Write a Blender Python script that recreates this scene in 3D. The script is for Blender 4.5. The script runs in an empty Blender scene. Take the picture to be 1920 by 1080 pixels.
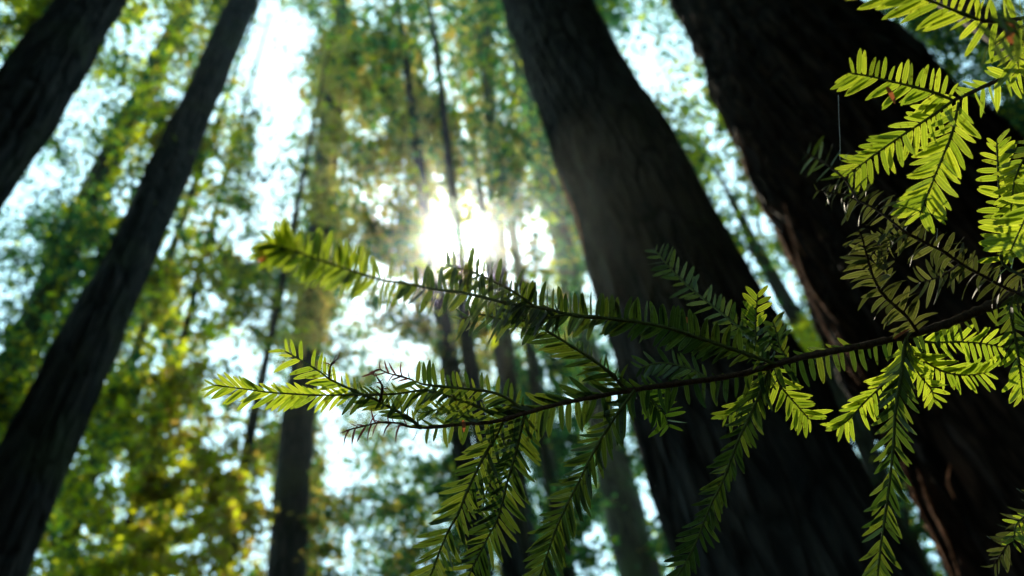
import bpy, math, random
import numpy as np
from mathutils import Vector, Matrix

random.seed(7)
rng = np.random.default_rng(7)
sc = bpy.context.scene
col = sc.collection

# ------------------------------------------------------------------ camera
FPX = 35.0 / 36.0 * 1920.0
CAM = np.array([0.0, 0.0, 1.6])
EL, ROLL = math.radians(56.0), math.radians(10.06)
Fv = np.array([0, math.cos(EL), math.sin(EL)])
U0 = np.array([0, -math.sin(EL), math.cos(EL)])
R0 = np.array([1.0, 0, 0])
Rv = math.cos(ROLL) * R0 - math.sin(ROLL) * U0
Uv = math.sin(ROLL) * R0 + math.cos(ROLL) * U0


def ray(x, y):
    """direction through a photograph pixel, unit depth along the view axis"""
    return Fv + (x - 960.0) / FPX * Rv - (y - 540.0) / FPX * Uv


def project(P):
    """(N,3) world points -> photograph pixels and depth"""
    q = P - CAM
    d = q @ Fv
    return 960 + (q @ Rv) / d * FPX, 540 - (q @ Uv) / d * FPX, d


cam_data = bpy.data.cameras.new("camera")
cam = bpy.data.objects.new("camera", cam_data)
col.objects.link(cam)
M = Matrix(((Rv[0], Uv[0], -Fv[0], CAM[0]), (Rv[1], Uv[1], -Fv[1], CAM[1]), (Rv[2], Uv[2], -Fv[2], CAM[2]), (0, 0, 0, 1)))
cam.matrix_world = M
cam_data.sensor_width = 36.0
cam_data.lens = 35.0
cam_data.clip_start = 0.02
cam_data.clip_end = 1000.0
cam_data.dof.use_dof = True
cam_data.dof.focus_distance = 0.75
cam_data.dof.aperture_fstop = 6.6
sc.camera = cam

# ------------------------------------------------------------------ sun and sky
SUN_PIX = (845.0, 447.0)
S = ray(*SUN_PIX)
S = S / np.linalg.norm(S)
sun_el = math.asin(S[2])
sun_az = math.atan2(S[0], S[1])          # clockwise from +Y
sun_data = bpy.data.lights.new("sun", 'SUN')
sun_data.energy = 5.0
sun_data.angle = math.radians(0.53)
sun_data.color = (1.0, 0.88, 0.66)
sun = bpy.data.objects.new("sun", sun_data)
col.objects.link(sun)
sun.rotation_mode = 'QUATERNION'
sun.rotation_quaternion = Vector(S).to_track_quat('Z', 'Y')
sun.location = (0, 0, 80)

world = bpy.data.worlds.new("World")
sc.world = world
world.use_nodes = True
wn, wl = world.node_tree.nodes, world.node_tree.links
wn.clear()
sky = wn.new('ShaderNodeTexSky')
sky.sky_type = 'NISHITA'
sky.sun_disc = False
sky.sun_elevation = sun_el
sky.sun_rotation = sun_az
sky.air_density = 1.0
sky.dust_density = 0.6
sky.ozone_density = 1.0
bg = wn.new('ShaderNodeBackground')
bg.inputs['Strength'].default_value = 0.06
wl.new(sky.outputs[0], bg.inputs['Color'])
# the bright aureole round the sun itself, as part of the sky
geo = wn.new('ShaderNodeNewGeometry')
dot = wn.new('ShaderNodeVectorMath'); dot.operation = 'DOT_PRODUCT'
wl.new(geo.outputs['Incoming'], dot.inputs[0])
dot.inputs[1].default_value = tuple(-S)
mx = wn.new('ShaderNodeMath'); mx.operation = 'MAXIMUM'; mx.inputs[1].default_value = 0.0
wl.new(dot.outputs['Value'], mx.inputs[0])
pw = wn.new('ShaderNodeMath'); pw.operation = 'POWER'; pw.inputs[1].default_value = 9000.0
wl.new(mx.outputs[0], pw.inputs[0])
pw2 = wn.new('ShaderNodeMath'); pw2.operation = 'POWER'; pw2.inputs[1].default_value = 90.0
wl.new(mx.outputs[0], pw2.inputs[0])
m1 = wn.new('ShaderNodeMath'); m1.operation = 'MULTIPLY'; m1.inputs[1].default_value = 24.0
wl.new(pw.outputs[0], m1.inputs[0])
m2 = wn.new('ShaderNodeMath'); m2.operation = 'MULTIPLY_ADD'; m2.inputs[1].default_value = 0.06
wl.new(pw2.outputs[0], m2.inputs[0]); wl.new(m1.outputs[0], m2.inputs[2])
bg2 = wn.new('ShaderNodeBackground')
bg2.inputs['Color'].default_value = (1.0, 0.95, 0.86, 1)
wl.new(m2.outputs[0], bg2.inputs['Strength'])
addw = wn.new('ShaderNodeAddShader')
wl.new(bg.outputs[0], addw.inputs[0]); wl.new(bg2.outputs[0], addw.inputs[1])
# thin high cloud veils the blue
bg3 = wn.new('ShaderNodeBackground')
bg3.inputs['Color'].default_value = (0.50, 0.88, 1.0, 1)
bg3.inputs['Strength'].default_value = 1.25
addv = wn.new('ShaderNodeAddShader')
wl.new(addw.outputs[0], addv.inputs[0]); wl.new(bg3.outputs[0], addv.inputs[1])
wo = wn.new('ShaderNodeOutputWorld')
wl.new(addv.outputs[0], wo.inputs['Surface'])

sc.view_settings.view_transform = 'Standard'
sc.view_settings.look = 'None'
sc.view_settings.gamma = 1.0
sc.view_settings.use_curve_mapping = False
sc.view_settings.exposure = 0.6
sc.cycles.max_bounces = 8
sc.cycles.diffuse_bounces = 4
sc.cycles.glossy_bounces = 2
sc.cycles.transmission_bounces = 4
sc.cycles.volume_bounces = 0
sc.cycles.use_denoising = True
sc.cycles.sample_clamp_indirect = 4.0
sc.cycles.caustics_reflective = False
sc.cycles.caustics_refractive = False

# ------------------------------------------------------------------ helpers
def tag(o, label=None, cat=None, group=None, kind=None):
    if label: o['label'] = label
    if cat: o['category'] = cat
    if group: o['group'] = group
    if kind: o['kind'] = kind
    return o


def empty(name, loc):
    o = bpy.data.objects.new(name, None)
    o.empty_display_size = 0.05
    o.location = tuple(loc)
    col.objects.link(o)
    return o


def mesh_obj(name, V, F, mats, parent=None, smooth=False, uv=None, midx=None, base=None):
    """V (n,3) world points, F (m,k) indices; local to the parent's location"""
    V = np.asarray(V, dtype=np.float32)
    F = np.asarray(F, dtype=np.int32)
    off = np.zeros(3) if base is None else np.asarray(base)
    me = bpy.data.meshes.new(name)
    n, k = F.shape
    me.vertices.add(len(V)); me.loops.add(n * k); me.polygons.add(n)
    me.vertices.foreach_set('co', (V - off).astype(np.float32).ravel())
    me.loops.foreach_set('vertex_index', F.ravel())
    me.polygons.foreach_set('loop_start', np.arange(0, n * k, k, dtype=np.int32))
    me.polygons.foreach_set('loop_total', np.full(n, k, dtype=np.int32))
    if smooth:
        me.polygons.foreach_set('use_smooth', np.ones(n, dtype=bool))
    for m in (mats if isinstance(mats, (list, tuple)) else [mats]):
        me.materials.append(m)
    if midx is not None:
        me.polygons.foreach_set('material_index', np.asarray(midx, dtype=np.int32))
    if uv is not None:
        l = me.uv_layers.new(name='UVMap')
        l.data.foreach_set('uv', np.asarray(uv, dtype=np.float32)[F.ravel()].ravel())
    me.update(calc_edges=True)
    o = bpy.data.objects.new(name, me)
    col.objects.link(o)
    if parent is not None:
        o.parent = parent
    return o


def hash2(ix, iy, seed):
    h = (ix.astype(np.int64) * 374761393 + iy.astype(np.int64) * 668265263 + seed * 2147483647 + 12345) & 0xFFFFFFFF
    h = ((h ^ (h >> 13)) * 1274126177) & 0xFFFFFFFF
    h = h ^ (h >> 16)
    return (h & 0xFFFFFF) / float(0xFFFFFF)


def vnoise(x, y, px, seed=0):
    """2-D value noise, periodic in x with period px (an integer)"""
    x0 = np.floor(x); y0 = np.floor(y)
    fx = x - x0; fy = y - y0
    fx = fx * fx * (3 - 2 * fx); fy = fy * fy * (3 - 2 * fy)
    a = np.mod(x0, px); b = np.mod(x0 + 1, px)
    v00 = hash2(a, y0, seed); v10 = hash2(b, y0, seed)
    v01 = hash2(a, y0 + 1, seed); v11 = hash2(b, y0 + 1, seed)
    return (v00 * (1 - fx) + v10 * fx) * (1 - fy) + (v01 * (1 - fx) + v11 * fx) * fy


def frame_of(d):
    d = d / np.linalg.norm(d)
    a = np.array([1.0, 0, 0]) if abs(d[0]) < 0.8 else np.array([0, 1.0, 0])
    u = np.cross(d, a); u /= np.linalg.norm(u)
    return u, np.cross(d, u)


def tube(pts, rad, seg=6, bumps=0.0):
    """rings along a polyline -> V, F (quads), tip closed to a point ring"""
    pts = np.asarray(pts, float); n = len(pts)
    V, F = [], []
    u, v = None, None
    for i in range(n):
        d = pts[min(i + 1, n - 1)] - pts[max(i - 1, 0)]
        d = d / (np.linalg.norm(d) + 1e-12)
        if u is None:
            u, v = frame_of(d)
        else:
            u = u - d * (u @ d); u /= np.linalg.norm(u); v = np.cross(d, u)
        for k in range(seg):
            a = 2 * math.pi * k / seg
            r = rad[i] * (1 + bumps * (random.random() - .5))
            V.append(pts[i] + r * (math.cos(a) * u + math.sin(a) * v))
    for i in range(n - 1):
        for k in range(seg):
            a, b = i * seg + k, i * seg + (k + 1) % seg
            F.append((a, b, b + seg, a + seg))
    return np.array(V), np.array(F)


def spline(P, n):
    """Catmull-Rom through rows of P, n samples"""
    P = np.asarray(P, float)
    Q = np.vstack([2 * P[0] - P[1], P, 2 * P[-1] - P[-2]])
    seg = np.linalg.norm(np.diff(P, axis=0), axis=1)
    cum = np.concatenate([[0], np.cumsum(seg)])
    out = []
    for s in np.linspace(0, cum[-1], n):
        i = min(int(np.searchsorted(cum, s, side='right')) - 1, len(P) - 2)
        t = (s - cum[i]) / (seg[i] + 1e-12)
        p0, p1, p2, p3 = Q[i], Q[i + 1], Q[i + 2], Q[i + 3]
        out.append(0.5 * ((2 * p1) + (-p0 + p2) * t + (2 * p0 - 5 * p1 + 4 * p2 - p3) * t * t + (-p0 + 3 * p1 - 3 * p2 + p3) * t ** 3))
    return np.array(out)


# ------------------------------------------------------------------ materials
def new_mat(name):
    m = bpy.data.materials.new(name)
    m.use_nodes = True
    nt = m.node_tree
    nt.nodes.clear()
    return m, nt.nodes, nt.links


def leaf_material(name, refl, trans, tmix=0.55, rough=0.4, spec=0.35, uvstyle=False, var=0.5, alt=None):
    m, N, L = new_mat(name)
    out = N.new('ShaderNodeOutputMaterial')
    mix = N.new('ShaderNodeMixShader'); mix.inputs[0].default_value = tmix
    pb = N.new('ShaderNodeBsdfPrincipled')
    pb.inputs['Roughness'].default_value = rough
    pb.inputs['Specular IOR Level'].default_value = spec
    tr = N.new('ShaderNodeBsdfTranslucent')
    geo = N.new('ShaderNodeNewGeometry')
    obi = N.new('ShaderNodeObjectInfo')
    add = N.new('ShaderNodeMath'); add.operation = 'ADD'
    L.new(geo.outputs['Random Per Island'], add.inputs[0]); L.new(obi.outputs['Random'], add.inputs[1])
    fr = N.new('ShaderNodeMath'); fr.operation = 'FRACT'
    L.new(add.outputs[0], fr.inputs[0])
    mr = N.new('ShaderNodeMapRange')
    mr.inputs['To Min'].default_value = 1 - var; mr.inputs['To Max'].default_value = 1 + var * 0.7
    L.new(fr.outputs[0], mr.inputs['Value'])

    def tinted(c, c2, target):
        src = N.new('ShaderNodeMix'); src.data_type = 'RGBA'
        src.inputs['A'].default_value = (*c, 1); src.inputs['B'].default_value = (*(c2 or c), 1)
        L.new(fr.outputs[0], src.inputs['Factor'])
        res = src.outputs['Result']
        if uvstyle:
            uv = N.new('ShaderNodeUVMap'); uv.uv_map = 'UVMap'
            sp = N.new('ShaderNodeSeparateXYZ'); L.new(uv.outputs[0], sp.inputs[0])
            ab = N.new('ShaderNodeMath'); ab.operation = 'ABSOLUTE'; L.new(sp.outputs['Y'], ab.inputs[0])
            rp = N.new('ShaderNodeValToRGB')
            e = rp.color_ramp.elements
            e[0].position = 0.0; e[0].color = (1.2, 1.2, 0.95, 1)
            e[1].position = 1.0; e[1].color = (2.1, 1.9, 3.0, 1)  # margins paler, with the brightness of lit edges put into the colour
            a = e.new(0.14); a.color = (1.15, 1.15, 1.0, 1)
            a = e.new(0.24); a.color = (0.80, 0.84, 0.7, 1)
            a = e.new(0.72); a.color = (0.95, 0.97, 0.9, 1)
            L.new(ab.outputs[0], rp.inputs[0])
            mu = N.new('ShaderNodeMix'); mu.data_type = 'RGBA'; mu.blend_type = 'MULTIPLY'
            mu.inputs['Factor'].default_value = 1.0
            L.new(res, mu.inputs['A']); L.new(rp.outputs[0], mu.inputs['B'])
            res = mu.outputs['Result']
            # brownish tips and specks
            ns = N.new('ShaderNodeTexNoise'); ns.inputs['Scale'].default_value = 260.0
            tc = N.new('ShaderNodeNewGeometry')
            L.new(tc.outputs['Position'], ns.inputs['Vector'])
            rr = N.new('ShaderNodeValToRGB')
            rr.color_ramp.elements[0].position = 0.28; rr.color_ramp.elements[0].color = (0.45, 0.38, 0.3, 1)
            rr.color_ramp.elements[1].position = 0.40; rr.color_ramp.elements[1].color = (1, 1, 1, 1)
            L.new(ns.outputs['Fac'], rr.inputs[0])
            mv = N.new('ShaderNodeMix'); mv.data_type = 'RGBA'; mv.blend_type = 'MULTIPLY'
            mv.inputs['Factor'].default_value = 1.0
            L.new(res, mv.inputs['A']); L.new(rr.outputs[0], mv.inputs['B'])
            res = mv.outputs['Result']
        sc_ = N.new('ShaderNodeVectorMath'); sc_.operation = 'SCALE'
        L.new(res, sc_.inputs[0]); L.new(mr.outputs[0], sc_.inputs['Scale'])
        L.new(sc_.outputs[0], target)

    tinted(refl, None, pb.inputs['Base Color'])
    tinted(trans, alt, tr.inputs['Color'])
    L.new(pb.outputs[0], mix.inputs[1]); L.new(tr.outputs[0], mix.inputs[2])
    L.new(mix.outputs[0], out.inputs['Surface'])
    return m


def bark_material(name, c1, c2, scale=6.0, stretch=0.12, bump=0.6, dist=0.02, moss=None):
    m, N, L = new_mat(name)
    out = N.new('ShaderNodeOutputMaterial')
    pb = N.new('ShaderNodeBsdfPrincipled')
    pb.inputs['Roughness'].default_value = 0.9
    pb.inputs['Specular IOR Level'].default_value = 0.15
    tc = N.new('ShaderNodeTexCoord')
    mp = N.new('ShaderNodeMapping'); mp.inputs['Scale'].default_value = (1, 1, stretch)
    L.new(tc.outputs['Object'], mp.inputs['Vector'])
    n1 = N.new('ShaderNodeTexNoise'); n1.inputs['Scale'].default_value = scale; n1.inputs['Detail'].default_value = 8
    n1.inputs['Roughness'].default_value = 0.65
    L.new(mp.outputs[0], n1.inputs['Vector'])
    n2 = N.new('ShaderNodeTexNoise'); n2.inputs['Scale'].default_value = scale * 4; n2.inputs['Detail'].default_value = 6
    L.new(mp.outputs[0], n2.inputs['Vector'])
    rp = N.new('ShaderNodeValToRGB')
    rp.color_ramp.elements[0].position = 0.35; rp.color_ramp.elements[0].color = (*c1, 1)
    rp.color_ramp.elements[1].position = 0.68; rp.color_ramp.elements[1].color = (*c2, 1)
    L.new(n1.outputs['Fac'], rp.inputs[0])
    vm = N.new('ShaderNodeMapping'); vm.inputs['Scale'].default_value = (1, 1, stretch * 0.8)
    nd = N.new('ShaderNodeMix'); nd.data_type = 'VECTOR'; nd.inputs['Factor'].default_value = 0.06
    L.new(tc.outputs['Object'], nd.inputs['A']); L.new(n1.outputs['Color'], nd.inputs['B'])
    L.new(nd.outputs['Result'], vm.inputs['Vector'])
    vo = N.new('ShaderNodeTexVoronoi'); vo.feature = 'DISTANCE_TO_EDGE'; vo.inputs['Scale'].default_value = scale * 1.3
    L.new(vm.outputs[0], vo.inputs['Vector'])
    vr = N.new('ShaderNodeMapRange'); vr.inputs['From Max'].default_value = 0.16
    L.new(vo.outputs['Distance'], vr.inputs['Value'])
    vc = N.new('ShaderNodeMapRange'); vc.inputs['To Min'].default_value = 0.35; vc.inputs['To Max'].default_value = 1.15
    L.new(vr.outputs[0], vc.inputs['Value'])
    vs = N.new('ShaderNodeVectorMath'); vs.operation = 'SCALE'
    L.new(rp.outputs[0], vs.inputs[0]); L.new(vc.outputs[0], vs.inputs['Scale'])
    colr = vs.outputs[0]
    if moss:
        n3 = N.new('ShaderNodeTexNoise'); n3.inputs['Scale'].default_value = 0.9; n3.inputs['Detail'].default_value = 5
        L.new(tc.outputs['Object'], n3.inputs['Vector'])
        r3 = N.new('ShaderNodeValToRGB')
        r3.color_ramp.elements[0].position = 0.5; r3.color_ramp.elements[1].position = 0.66
        L.new(n3.outputs['Fac'], r3.inputs[0])
        mm = N.new('ShaderNodeMix'); mm.data_type = 'RGBA'
        L.new(r3.outputs[0], mm.inputs['Factor']); L.new(colr, mm.inputs['A'])
        mm.inputs['B'].default_value = (*moss, 1)
        colr = mm.outputs['Result']
    L.new(colr, pb.inputs['Base Color'])
    ad = N.new('ShaderNodeMath'); ad.operation = 'ADD'
    L.new(n1.outputs['Fac'], ad.inputs[0]); L.new(n2.outputs['Fac'], ad.inputs[1])
    ad2 = N.new('ShaderNodeMath'); ad2.operation = 'MULTIPLY_ADD'; ad2.inputs[1].default_value = 1.2
    L.new(vr.outputs[0], ad2.inputs[0]); L.new(ad.outputs[0], ad2.inputs[2])
    ad = ad2
    bp = N.new('ShaderNodeBump'); bp.inputs['Strength'].default_value = bump; bp.inputs['Distance'].default_value = dist
    L.new(ad.outputs[0], bp.inputs['Height']); L.new(bp.outputs[0], pb.inputs['Normal'])
    L.new(pb.outputs[0], out.inputs['Surface'])
    return m


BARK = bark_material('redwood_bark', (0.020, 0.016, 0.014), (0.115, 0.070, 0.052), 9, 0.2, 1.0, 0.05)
BARK_TEAL = bark_material('shade_teal_bark', (0.010, 0.014, 0.015), (0.055, 0.052, 0.047), 8, 0.2, 1.0, 0.05)  # teal cast of the shade put into this bark's colour
STRIP = bark_material('rimlit_peeling_bark', (0.28, 0.10, 0.045), (0.55, 0.23, 0.10), 60, 0.2, 0.5, 0.004)  # fibrous red bark, brightened to carry the sun's rim light
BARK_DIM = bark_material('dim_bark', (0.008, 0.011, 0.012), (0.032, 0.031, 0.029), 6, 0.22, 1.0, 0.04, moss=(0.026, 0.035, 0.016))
BARK_MOSS = bark_material('mossy_bark', (0.025, 0.026, 0.018), (0.07, 0.07, 0.04), 6, 0.15, 0.8, 0.03, moss=(0.045, 0.07, 0.02))
TWIG = bark_material('twig_bark', (0.03, 0.02, 0.014), (0.09, 0.055, 0.03), 300, 0.5, 0.4, 0.0006)
TWIG_GREEN = bark_material('green_twig', (0.05, 0.07, 0.02), (0.10, 0.13, 0.035), 300, 0.5, 0.3, 0.0005)

FRESH_LIT = leaf_material('fresh_lit_needles', (0.045, 0.10, 0.020), (0.24, 0.35, 0.018), 0.62, 0.36, 0.4, True, 0.28, alt=(0.31, 0.37, 0.020))  # needles in sun: brightness of the light put into the colour
MID_SHADE = leaf_material('shaded_green_needles', (0.020, 0.052, 0.018), (0.036, 0.085, 0.010), 0.5, 0.36, 0.4, True, 0.5, alt=(0.080, 0.105, 0.008))  # same needles in shade: darkness put into the colour
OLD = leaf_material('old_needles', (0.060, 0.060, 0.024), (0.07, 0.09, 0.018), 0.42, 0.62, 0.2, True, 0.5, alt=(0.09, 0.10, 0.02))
DEAD = leaf_material('dead_needles', (0.07, 0.03, 0.03), (0.10, 0.03, 0.025), 0.3, 0.6, 0.2, True, 0.5)
RUST = leaf_material('rusty_leaf', (0.14, 0.045, 0.02), (0.30, 0.09, 0.03), 0.6, 0.6, 0.2, False, 0.1)

CR_G = leaf_material('canopy_shade_green', (0.012, 0.056, 0.040), (0.030, 0.19, 0.100), 0.55, 0.6, 0.1, False, 0.6, alt=(0.13, 0.28, 0.03))  # teal of the distant shade painted into the leaf colour
CR_Y = leaf_material('canopy_sunlit_yellow', (0.06, 0.085, 0.01), (0.72, 0.70, 0.020), 0.70, 0.6, 0.1, False, 0.5, alt=(0.42, 0.55, 0.015))  # leaf yellow raised to paint sunlight shining through
CR_O = leaf_material('canopy_glow_gold', (0.09, 0.08, 0.03), (0.72, 0.50, 0.08), 0.6, 0.5, 0.25, False, 0.5, alt=(0.34, 0.33, 0.05))  # warm glow of the sun painted into the leaf colour

# ------------------------------------------------------------------ ground and haze
m, N, L = new_mat('forest_floor')
out = N.new('ShaderNodeOutputMaterial'); pb = N.new('ShaderNodeBsdfPrincipled')
ns = N.new('ShaderNodeTexNoise'); ns.inputs['Scale'].default_value = 3; ns.inputs['Detail'].default_value = 8
rp = N.new('ShaderNodeValToRGB')
rp.color_ramp.elements[0].color = (0.03, 0.018, 0.01, 1); rp.color_ramp.elements[1].color = (0.11, 0.07, 0.035, 1)
L.new(ns.outputs['Fac'], rp.inputs[0]); L.new(rp.outputs[0], pb.inputs['Base Color'])
pb.inputs['Roughness'].default_value = 0.95
L.new(pb.outputs[0], out.inputs['Surface'])
FLOOR = m
g = 48
gx, gy = np.meshgrid(np.linspace(-150, 150, g), np.linspace(-150, 150, g))
gz = 0.35 * vnoise(gx.ravel() / 9 + 50, gy.ravel() / 9 + 50, 1000, 3) - 0.2
GV = np.stack([gx.ravel(), gy.ravel(), gz], 1)
GF = [(j * g + i, j * g + i + 1, (j + 1) * g + i + 1, (j + 1) * g + i) for j in range(g - 1) for i in range(g - 1)]
tag(mesh_obj('forest_floor', GV, GF, FLOOR, smooth=True), kind='structure')

HAZE_TOP = 72.0
m, N, L = new_mat('haze_air')
out = N.new('ShaderNodeOutputMaterial')
pv = N.new('ShaderNodeVolumePrincipled')
pv.inputs['Color'].default_value = (0.80, 0.95, 0.94, 1)
pv.inputs['Density'].default_value = 0.0004
pv.inputs['Anisotropy'].default_value = 0.965
L.new(pv.outputs[0], out.inputs['Volume'])
hz = 152.0
HV = [(x, y, z) for z in (-1.3, HAZE_TOP) for (x, y) in ((-hz, -hz), (hz, -hz), (hz, hz), (-hz, hz))]
HF = [(3, 2, 1, 0), (4, 5, 6, 7), (0, 1, 5, 4), (1, 2, 6, 5), (2, 3, 7, 6), (3, 0, 4, 7)]
tag(mesh_obj('haze', HV, HF, m), 'thin sunlit haze hanging between the trees', 'haze', kind='stuff')

# ------------------------------------------------------------------ background trees
def trunk_line(samples, D, amp=0.0):
    """samples (y, x centre, width in px) -> 3-D axis points and radii, bottom first.
    The two flanks of an upright cylinder lie at two azimuths: they give its axis and radius."""
    sm = sorted(samples, key=lambda s: -s[0])
    P, R = [], []
    for y, x, w in sm:
        a, b, c = ray(x - w / 2, y), ray(x + w / 2, y), ray(x, y)
        aL, aR = math.atan2(a[0], a[1]), math.atan2(b[0], b[1])
        if aR < aL: aR += 2 * math.pi
        az, h = (aL + aR) / 2, (aR - aL) / 2
        e = c[2] / math.hypot(c[0], c[1])
        P.append(CAM + D * np.array([math.sin(az), math.cos(az), e]))
        R.append(max(D * math.sin(h) - 0.5 * amp, 0.03))
    return P, R


def bark_trunk(P, R, top, seg, rows, amp, freq, seed, ztop=None, flare=1.35):
    """displaced trunk from the ground to `top` metres; fibrous ridges run up it"""
    P = [np.array(p) for p in P]; R = list(R)
    lo, hi = P[0], P[-1]
    lean = (hi - lo) / max(hi[2] - lo[2], 1e-6)
    foot = lo - lean * lo[2] * 1.0
    foot[2] = -0.25
    P2 = [foot, foot * 0.85 + lo * 0.15] + P
    R2 = [R[0] * flare * 1.25, R[0] * (1 + (flare - 1) * .5)] + R
    zt = max(top, hi[2] + 2)
    tp = hi + lean * (zt - hi[2])
    P2.append(tp); R2.append(max(R[-1] * 0.25, 0.03))
    P2 = np.array(P2); R2 = np.array(R2)
    zs = P2[:, 2]
    order = np.argsort(zs); P2, R2, zs = P2[order], R2[order], zs[order]
    zz = zs[0] + (zs[-1] - zs[0]) * np.linspace(0, 1, rows) ** 1.35
    X = np.interp(zz, zs, P2[:, 0]); Y = np.interp(zz, zs, P2[:, 1]); RR = np.interp(zz, zs, R2)
    # smooth the axis a little
    k = np.ones(5) / 5
    RR[2:-2] = np.convolve(RR, k, 'valid')
    th = np.linspace(0, 2 * np.pi, seg, endpoint=False)
    T, Z = np.meshgrid(th, zz)
    u = T / (2 * np.pi)
    tw = Z * 0.012 + 0.35 * vnoise(u * 4, Z * 0.25, 4, seed) / freq * 2
    uu = u * freq + tw * freq
    r1 = vnoise(uu, Z * 0.55 + 0.5 * vnoise(uu, Z * 1.1, freq, seed + 7), freq, seed + 1)
    r1 = 1 - np.abs(2 * r1 - 1)
    r2 = vnoise(uu * 3, Z * 1.6, freq * 3, seed + 2)
    r3 = vnoise(u * 5, Z * 0.35, 5, seed + 3)
    r4 = vnoise(uu * 2, Z * 3.2, freq * 2, seed + 4)
    r5 = vnoise(u * 9, Z * 1.1, 9, seed + 5)
    disp = amp * (1.15 * r1 ** 2.2 + 0.5 * r2 + 0.6 * r4 + 1.9 * (r3 - .5) + 0.9 * (r5 - .5) - 0.9)
    RAD = np.repeat(RR[:, None], seg, 1) + disp * np.minimum(1, np.repeat(RR[:, None], seg, 1) / R[0])
    V = np.stack([np.repeat(X[:, None], seg, 1) + RAD * np.cos(T), np.repeat(Y[:, None], seg, 1) + RAD * np.sin(T), Z], -1).reshape(-1, 3)
    i = np.arange(rows - 1)[:, None] * seg; j = np.arange(seg)[None]
    a = i + j; b = i + (j + 1) % seg
    F = np.stack([a, b, b + seg, a + seg], -1).reshape(-1, 4)
    return V, F, foot, (zz, X, Y, RR)


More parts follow.
